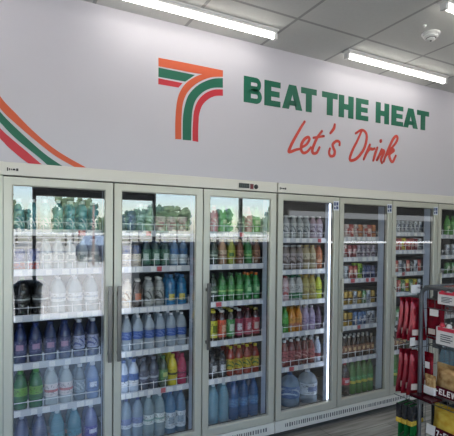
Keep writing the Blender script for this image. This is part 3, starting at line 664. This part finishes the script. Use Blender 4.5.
# ------------------------------------------------------------ wire snack rack at the right
RX, RY = 1.89, -1.37
rk = empty('wire_snack_rack', (RX, RY, 0)); tag(rk, 'dark grey wire snack rack standing at the right edge', 'rack')
def RB(mb, name, m, par=None, bevel=0):
    o = mb.build(name, m, par or rk, bevel=bevel)
    if par is None: o.location = (-RX, -RY, 0)
    return o
RD = .42; RL = 1.0     # depth in +x, length in -y
for x, y in ((RX, RY), (RX + RD, RY), (RX, RY - RL), (RX + RD, RY - RL)):
    top = 1.345 if x == RX and y == RY else 1.5
    if x == RX and y == RY:
        pts = [(x, y, .0), (x, y, 1.33), (x, y - .006, 1.352), (x, y - .02, 1.368), (x, y - .045, 1.376), (x, y - .1, 1.38), (x, y - RL, 1.38)]
        pts = [(x, y, 0), (x, y, .7)] + pts[1:]
    else: pts = [(x, y, 0), (x, y, 1.38)]
    RB(MB().tube(pts, .0105 if x == RX else .007, 8), 'post', M['wire'])
tp = MB(); tp.tube([(RX, RY - .02, 1.38), (RX + RD, RY, 1.38), (RX + RD, RY - RL, 1.38)], .006); tp.tube([(RX + .02, RY - .05, 1.33), (RX + .02, RY - RL, 1.33)], .004)
RB(tp, 'top_rail', M['wire'])
RB(MB().box(RX + .09, RX + .12, RY - .035, RY + .0, 1.06, 1.36), 'side_plate', M['wire'])
for bz in (1.275, 1.09, .80, .62, .3):
    b = MB(); x0, x1, y0, y1 = RX + .012, RX + RD, RY - .03, RY - RL
    for zz in (bz, bz + .045):
        b.tube([(x0, y0, zz), (x1, y0, zz), (x1, y1, zz), (x0, y1, zz)], .0026, 5, closed=True)
    for i in range(26):
        y = y0 + (y1 - y0) * i / 25; b.tube([(x0, y, bz + .045), (x0, y, bz), (x1, y, bz), (x1, y, bz + .045)], .0014, 4)
    for i in range(1, 8): x = x0 + (x1 - x0) * i / 8; b.tube([(x, y0, bz), (x, y1, bz)], .0018, 4)
    RB(b, 'wire_basket', M['wire'])
pn = MB()      # upright wire grid on the aisle end
for i in range(1, 9): pn.tube([(RX + RD * i / 9, RY, .05), (RX + RD * i / 9, RY, 1.37)], .0015, 4)
for i in range(14): pn.tube([(RX, RY, .1 + i * .097), (RX + RD, RY, .1 + i * .097)], .0015, 4)
RB(pn, 'end_grid', M['wire'])

def pillow_bag(name, w, h, t, mbody, seal=.018, nx=8, nz=10, taper=0):
    mb = MB(); V = []
    for s in (-1, 1):
        for j in range(nz + 1):
            for i in range(nx + 1):
                u = i / nx * 2 - 1; v = j / nz * 2 - 1
                d = max(0, (1 - abs(u) ** 2.6)) ** .6 * max(0, 1 - abs(v) ** 3.2) ** .7
                wob = .08 * math.sin(9 * u + 3 * s) * math.cos(7 * v)
                V.append((u * w / 2 * (1 - .04 * (1 - v * v)) * (1 - taper * (v + 1) / 2), s * (t / 2 * d * (1 + wob) + .0006), (v + 1) / 2 * h))
    F = []; n = (nx + 1) * (nz + 1)
    for s in (0, 1):
        for j in range(nz):
            for i in range(nx):
                a = s * n + j * (nx + 1) + i; q = (a, a + 1, a + nx + 2, a + nx + 1); F.append(q if s == 0 else q[::-1])
    mb.add(V, F, 0, True)
    for z0, z1 in ((-seal, .001), (h - .001, h + seal)): k_ = (1 - taper) if z0 > h / 2 else 1; mb.box(-w / 2 * k_, w / 2 * k_, -.0008, .0008, z0, z1)
    return mb.build(name, mbody)
def foil(name, c, c2, lo=.3, hi=.72):
    m, N, L, P = newmat(name); P.inputs['Roughness'].default_value = .25; P.inputs['Metallic'].default_value = .3
    tc = N.new('ShaderNodeTexCoord'); t = N.new('ShaderNodeTexNoise'); t.inputs['Scale'].default_value = 5; t.inputs['Detail'].default_value = 3
    r = N.new('ShaderNodeValToRGB'); r.color_ramp.elements[0].position = lo; r.color_ramp.elements[1].position = hi
    r.color_ramp.elements[0].color = srgb(c); r.color_ramp.elements[1].color = srgb(c2)
    L.new(tc.outputs['Generated'], t.inputs['Vector']); L.new(t.outputs[0], r.inputs[0]); L.new(r.outputs[0], P.inputs['Base Color'])
    b = N.new('ShaderNodeBump'); b.inputs['Strength'].default_value = .4; L.new(t.outputs[0], b.inputs['Height']); L.new(b.outputs[0], P.inputs['Normal'])
    return m
M['redfoil'] = foil('red_foil', (148, 13, 33), (90, 7, 24))
M['maroon'] = foil('maroon_foil', (96, 16, 34), (70, 10, 26))
M['goldchip'] = foil('amber_window_print', (226, 188, 130), (150, 108, 62))
M['yellowchip'] = foil('yellow_chip_print', (252, 220, 96), (222, 168, 50))
M['greenfoil'] = foil('green_foil', (30, 120, 56), (20, 90, 44))
M['blackfoil'] = foil('black_foil', (40, 40, 42), (70, 70, 72))
M['cardwhite'] = mat('white_card', (232, 226, 222), .5, noise=.12, nscale=60)
M['windowpr'] = mat('pale_pouch_window', (214, 196, 186), .4, noise=.25, nscale=60)
M['pinkprint'] = mat('pink_red_print', (214, 60, 80), .4, noise=.2, nscale=50)

def pouch(name, w, h, foilm, lab, group, loc, rz, front=1, tilt=0):
    o = pillow_bag(name, w, h, .022, foilm, taper=.35 if not front else 0); o.location = loc; o.rotation_euler = (0, tilt, rz)
    a = MB().box(-w * .30, w * .08, -.0128, -.0105, h * .06, h * .22).build('print_window', M['windowpr'], o)
    a = MB().box(-w * .22, w * .25, -.0145, -.012, h * .62, h * .82).build('front_label', M['cardwhite'] if front else M['redfoil'], o)
    tag(o, lab, 'snack pouch', group); return o
WD = ['closest to the post', 'middle one of three', 'farthest from the post']
# hook groups on the aisle end, left of the post
for t, (zt, zb, hm) in enumerate(((1.315, 1.115, M['redfoil']), (1.045, .835, M['redfoil']))):
    hk = MB(); hz = zt + .022
    hk.tube([(RX + .012, RY, hz + .003), (RX + .012, RY + .17, hz + .003), (RX + .012, RY + .182, hz + .018)], .0022, 5)
    hk.tube([(RX - .03, RY, hz + .003), (RX, RY, hz + .003)], .0022, 5)
    hk.tube([(RX + .012, RY, hz + .03), (RX + .012, RY + .09, hz + .03)], .0018, 5)
    ho = RB(hk, 'display_hook', M['wire'])
    MB().box(RX - .035, RX + .03, RY + .032, RY + .035, hz + .004, hz + .046).build('price_tab', M['cardwhite'], ho)
    for i in range(3):
        pouch('snack_pouch', .105, zt - zb - .02, hm, 'dark red snack pouch hanging left of the rack post, %s tier, %s' % (('upper', 'lower')[t], WD[i]),
              'red pouches on the end hooks', (RX + .008 - .004 * i, RY + .03 + i * .03, zb), -.35, front=0)
# right of the post, facing the aisle
pouch('snack_pouch', .10, .165, M['redfoil'], 'bright red snack pouch with white label right of the rack post, upper tier', 'red pouches right of the post', (RX + .03, RY - .06, 1.135), -PI / 2)
pouch('snack_pouch', .052, .16, M['redfoil'], 'narrow bright red pouch right of the rack post, lower tier', 'red pouches right of the post', (RX + .03, RY - .028, .87), -PI / 2)
for t, z in enumerate((1.125, .865)):
    for i in range(3):
        o = pillow_bag('snack_pouch', .13, .15, .03, M['maroon']); o.location = (RX + .15, RY - .16 - i * .15, z); o.rotation_euler = (0, 0, -PI / 2 + .05)
        tag(o, 'dark maroon pouch in the rack, %s tier, %s along the aisle' % (('upper', 'lower')[t], NUM[i]), 'snack pouch', 'maroon pouches in the rack')
# white product cards standing in the baskets
for t, (z, y, w, h) in enumerate(((1.305, -.15, .11, .06), (1.11, -.155, .13, .085))):
    e = MB().box(-w / 2, w / 2, -.012, .012, 0, h).build('snack_box', M['cardwhite'], None, (RX + .006, RY + y, z), bevel=.003)
    e.rotation_euler = (0, 0, -PI / 2)
    MB().box(-w * .42, w * .5, -.0135, -.0115, h * .8, h * 1.0).build('red_print', M['pinkprint'], e)
    tb = MB()
    for i in range(4): tb.box(-w * .3, w * .1 + .01 * (i % 2), -.0135, -.0118, h * (.2 + i * .12), h * (.25 + i * .12))
    tb.build('small_print', M['wire'], e)
    for q in range(3): MB().lathe([(.011, 0), (.013, .01), (.008, .02)], (-w * .3 + q * w * .28, 0, h - .001), 10).build('red_tuft', M['pinkprint'] if q % 2 == 0 else M['cardwhite'], e)
    tag(e, ('white and pink snack box in the topmost rack basket', 'white snack box with red top in the second rack basket')[t], 'snack box')
# crisp bags with the white lettering
def capitals(par, word, x, y, z, h):        # white block lettering on the band
    w = h * .62; k = h * .2
    G = {'L': [(0, k, 0, h), (k, w, 0, k)], '-': [(.1 * w, .8 * w, h * .4, h * .6)],
         'E': [(0, k, 0, h), (k, w, 0, k), (k, w * .85, h * .4, h * .4 + k), (k, w, h - k, h)],
         'n': [(0, k, 0, h * .7), (w - k, w, 0, h * .7), (k, w - k, h * .5, h * .7)]}
    for ch in word:
        mb = MB()
        if ch == 'V':
            c = w / 2; mb.prism([(x + c - k * .55, z), (x + c + k * .55, z), (x + k, z + h), (x, z + h)], y, y + .001)
            mb.prism([(x + c - k * .55, z), (x + c + k * .55, z), (x + w, z + h), (x + w - k, z + h)], y, y + .001)
        elif ch == '7':
            mb.box(x, x + w, y, y + .001, z + h - k, z + h); mb.prism([(x + k * .8, z), (x + k * 2, z), (x + w, z + h - k), (x + w - k * 1.2, z + h - k)], y, y + .001)
        else:
            for a, b, c, e in G[ch]: mb.box(x + a, x + b, y, y + .001, z + c, z + e)
        mb.build('letter', M['cardwhite'], par); x += w + h * .16
for t, (z, mm, lb) in enumerate(((.865, M['goldchip'], 'golden brown crisp bag with maroon band and white capitals, middle rack basket'), (.66, M['yellowchip'], 'yellow crisp bag with maroon band and white capitals, lowest basket in view'))):
    o = pillow_bag('crisp_bag', .21, .125, .06, mm); yy = RY - (.165 if t == 0 else .155)
    o.location = (RX + .035, yy, z); o.rotation_euler = (-.12, 0, -PI / 2)
    bnd = MB(); 
    bnd.box(-.112, .112, -.036, -.0315, -.012, .034); bd = bnd.build('maroon_band', M['maroon'], o, bevel=.002)
    capitals(bd, '7-ELEVEn', -.098 if t == 0 else -.058, -.0372, -.002, .027 if t == 0 else .025)
    if t == 1: MB().box(-.112, -.064, -.038, -.036, -.012, .036).build('white_label', M['cardwhite'], o)
    tag(o, lb, 'snack bag', 'crisp bags with maroon bands')
# lowest hook: green and black pouches
hk = MB(); hz = .775
hk.tube([(RX + .012, RY, hz), (RX + .012, RY + .17, hz)], .0022, 5); hk.tube([(RX + .012, RY, hz + .03), (RX + .012, RY + .1, hz + .03)], .0018, 5); hk.tube([(RX - .03, RY, hz), (RX, RY, hz)], .0022, 5)
ho = RB(hk, 'display_hook', M['wire'])
MB().box(RX - .055, RX - .005, RY + .085, RY + .088, hz - .035, hz + .006).build('price_tab', M['cardwhite'], ho)
for i in range(3):
    o = pillow_bag('snack_pouch', .1, .155, .024, M['greenfoil']); o.location = (RX + .0 - .006 * i, RY + .022 + i * .031, hz - .175); o.rotation_euler = (0, 0, .12)
    MB().box(-.0515, .0515, -.0135, .0135, .095, .168).build('black_top', M['blackfoil'], o, bevel=.004)
    MB().box(-.052, .052, -.014, .014, .07, .094).build('yellow_band', M['yellowchip'], o, bevel=.004)
    tag(o, 'green pouch with yellow band and black top, low hook, %s' % WD[i], 'snack pouch', 'green pouches on the low hook')
for i in range(3):
    o = pillow_bag('snack_pouch', .045, .14, .016, M['blackfoil']); o.location = (RX + .11, RY - .015 - i * .045, .64); o.rotation_euler = (0, 0, -PI / 2 + .9)
    tag(o, 'black silver pouch right of the rack post, low down, %s from the post' % NUM[i], 'snack pouch', 'black pouches right of the post')
o = pillow_bag('snack_pouch', .06, .062, .02, M['goldchip']); o.location = (RX - .0, RY - .062, .868); o.rotation_euler = (0, 0, -PI / 2); tag(o, 'small orange and white pouch right of the post, above the maroon tray', 'snack pouch')
MB().box(-.031, .031, -.0125, .0125, -.016, .022).build('white_band', M['cardwhite'], o, bevel=.003)
tr = MB().box(RX - .075, RX + .01, RY - .12, RY + .0, .835, .842); tr.box(RX - .075, RX - .072, RY - .12, RY, .835, .85)
o = tr.build('display_tray', M['maroon']); tag(o, 'thin dark red display tray jutting from the rack beside the post', 'tray')

# ------------------------------------------------------------ outside, seen in the cooler glass
def gmat():
    m, N, L, P = newmat('pale_forecourt'); P.inputs['Roughness'].default_value = .9
    tc = N.new('ShaderNodeTexCoord'); t = N.new('ShaderNodeTexNoise'); t.inputs['Scale'].default_value = .6; t.inputs['Detail'].default_value = 5
    r = N.new('ShaderNodeValToRGB'); r.color_ramp.elements[0].color = srgb((188, 182, 168)); r.color_ramp.elements[1].color = srgb((214, 208, 196))
    L.new(tc.outputs['Object'], t.inputs['Vector']); L.new(t.outputs[0], r.inputs[0]); L.new(r.outputs[0], P.inputs['Base Color']); return m
M['ground'] = gmat()
struct('ground', MB().box(-60, 90, -90, YB - .13, -.12, -.02), M['ground'])
struct('road', MB().box(-60, 90, -39.5, -36, -.02, -.012), mat('grey_asphalt', (120, 122, 126), .9, noise=.05, nscale=1))
M['leaf'] = [mat('leafy_green_%d' % i, c, .8, noise=.35, nscale=2.5) for i, c in enumerate(((112, 138, 98), (130, 150, 112), (98, 128, 108)))]
M['bark'] = mat('bark', (96, 80, 62), .9, noise=.2, nscale=8)
import bmesh
def crown(seed, r, hz, m):
    rr = random.Random(seed); bm = bmesh.new()
    for k in range(120):
        a = rr.random() * 2 * PI; q = rr.random() ** .5 * r * .95; zz = rr.uniform(-.45, .5) * hz
        c = Vector((q * math.cos(a), q * math.sin(a), zz)); rad = r * rr.uniform(.1, .19)
        ret = bmesh.ops.create_icosphere(bm, subdivisions=2, radius=rad)
        for v in ret['verts']: v.co = v.co * rr.uniform(.75, 1.2) + c
    me = bpy.data.meshes.new('crown'); bm.to_mesh(me); bm.free(); me.materials.append(m)
    o = bpy.data.objects.new('crown', me); COL.objects.link(o); return o
TP = []
for i in range(3):
    e = empty('tree'); c = crown(i + 3, 1.9, 2.6, M['leaf'][i]); c.parent = e; c.location = (0, 0, 3.1); kid(e, c)
    kid(e, MB().lathe([(.17, 0), (.12, 1.2), (.08, 3.0)], n=10).build('trunk', M['bark'], e)); TP.append([e, False])
rt = random.Random(11); tk_ = 0
for row, (yy, n, x0, x1) in enumerate(((-46, 12, -18, 48), (-56, 12, -20, 60), (-66, 12, -24, 66))):
    for i in range(n):
        q = TP[(i * 2 + row) % 3]; x = x0 + (x1 - x0) * (i + rt.uniform(-.25, .25)) / (n - 1)
        if q[1]: o = dup(q[0])
        else: o = q[0]; q[1] = True
        o.location = (x, yy + rt.uniform(-1.5, 1.5), -.05); o.rotation_euler.z = rt.random() * 6; s = rt.uniform(.8, 1.25) * (.95, 1.12, 1.25)[row]; o.scale = (s * .92, s * .92, s)
        tag(o, 'leafy green tree across the road, %s from left in the %s row' % ((NUM + ['eleventh', 'twelfth', 'thirteenth'])[i], ('near', 'middle', 'far')[row]), 'tree', 'trees beyond the road')
fe = MB()
for z in (.9, 1.25, 1.6): fe.box(-25, 50, -34.05, -34, z - .06, z + .06)
for i in range(76): fe.box(-25 + i, -24.9 + i, -34.04, -33.96, -.02, 1.66)
tag(fe.build('rail_fence', mat('white_fence_paint', (226, 224, 216), .6)), 'white rail fence running along the far side of the road', 'fence')
# parked car
car = empty('parked_car', (5.6, -24.5, -.012)); car.rotation_euler.z = .5; tag(car, 'dark blue car parked on the forecourt beyond the window', 'car')
cm = mat('dark_blue_car_paint', (38, 46, 66), .25, coat=.6); cg_ = mat('car_window_glass', (150, 165, 180), .1)
def loft(sec, m, name, par):
    mb = MB(); n = len(sec[0][1]); V = []; F = []
    for y, ring in sec: V += [(x, y, z) for x, z in ring]
    for k in range(len(sec) - 1):
        for i in range(n): j = (i + 1) % n; F.append((k * n + i, k * n + j, (k + 1) * n + j, (k + 1) * n + i))
    F += [tuple(reversed(range(n))), tuple((len(sec) - 1) * n + i for i in range(n))]
    mb.add(V, F, 0); return mb.build(name, m, par, bevel=.05)
ring = lambda w, z0, z1: [(-w, z0), (w, z0), (w * 1.02, (z0 + z1) / 2), (w * .93, z1), (-w * .93, z1), (-w * 1.02, (z0 + z1) / 2)]
loft([(-2.1, ring(.75, .35, .75)), (-1.9, ring(.86, .25, .85)), (-.9, ring(.88, .22, .98)), (1.5, ring(.88, .22, 1.0)), (2.05, ring(.84, .28, .95)), (2.15, ring(.78, .4, .8))], cm, 'car_body', car)
loft([(-1.0, ring(.74, .9, .98)), (-.3, ring(.68, .95, 1.48)), (1.2, ring(.68, .95, 1.5)), (1.9, ring(.72, .9, 1.0))], cg_, 'car_cabin', car)
MB().box(-.62, .62, -.3, 1.2, 1.46, 1.53).build('car_roof', cm, car, bevel=.03)
for x in (-.8, .8):
    for y in (-1.3, 1.35):
        wh = MB().lathe([(.2, -.1), (.32, -.09), (.32, .09), (.2, .1)], n=18).build('wheel', M['dark'], car, (x, y, .31)); wh.rotation_euler = (0, PI / 2, 0)
    MB().box(x * .8 - .12, x * .8 + .12, -2.13, -1.95, .58, .7).build('headlamp', M['white'], car)
pl_ = MB().tube([(4.3, -20, -.02), (4.3, -20, 3.1)], .06, 8); tag(pl_.build('road_post', mat('rusty_brown_paint', (140, 92, 70), .6)), 'slim rusty brown post standing by the road', 'post')

# ------------------------------------------------------------ light, camera
wd = bpy.data.worlds.new('sky'); SC.world = wd; wd.use_nodes = True
N = wd.node_tree.nodes; L = wd.node_tree.links; bg = N['Background']
sk = N.new('ShaderNodeTexSky'); sk.sky_type = 'NISHITA'; sk.sun_disc = False; sk.sun_elevation = math.radians(58); sk.sun_rotation = math.radians(-20); sk.dust_density = 1.2; sk.air_density = 1.0
L.new(sk.outputs[0], bg.inputs['Color']); bg.inputs['Strength'].default_value = SKY
sl = bpy.data.lights.new('sun', 'SUN'); sl.energy = SUN; sl.angle = math.radians(.6); sl.color = (1, .975, .94)
so = bpy.data.objects.new('sun', sl); COL.objects.link(so); so.rotation_euler = (math.radians(-32), 0, math.radians(12)); so.rotation_euler = Vector((.3, -.5, -1)).to_track_quat('-Z', 'Y').to_euler()
F = Vector((0.46516541122158817, 0.8850249362851988, -0.01876172583826996)); Rt = Vector((0.8852237790947833, -0.46506172726945944, 0.009820934492045127)); U = Rt.cross(F)
cd = bpy.data.cameras.new('camera'); cam = bpy.data.objects.new('camera', cd); COL.objects.link(cam)
cam.matrix_world = Matrix(((Rt.x, U.x, -F.x, 0), (Rt.y, U.y, -F.y, -2.85), (Rt.z, U.z, -F.z, 1.63), (0, 0, 0, 1)))
cd.sensor_width = 36; cd.sensor_fit = 'HORIZONTAL'; cd.lens = 434.43 / 454 * 36; cd.shift_y = (242.80 - 218) / 454; cd.clip_end = 300
SC.camera = cam
vs = SC.view_settings; vs.view_transform = 'Standard'; vs.look = 'None'; vs.exposure = EXPO; vs.gamma = 1; vs.use_curve_mapping = False
SC.cycles.use_denoising = True
SC.cycles.max_bounces = 10; SC.cycles.transparent_max_bounces = 24; SC.cycles.caustics_reflective = False; SC.cycles.caustics_refractive = False
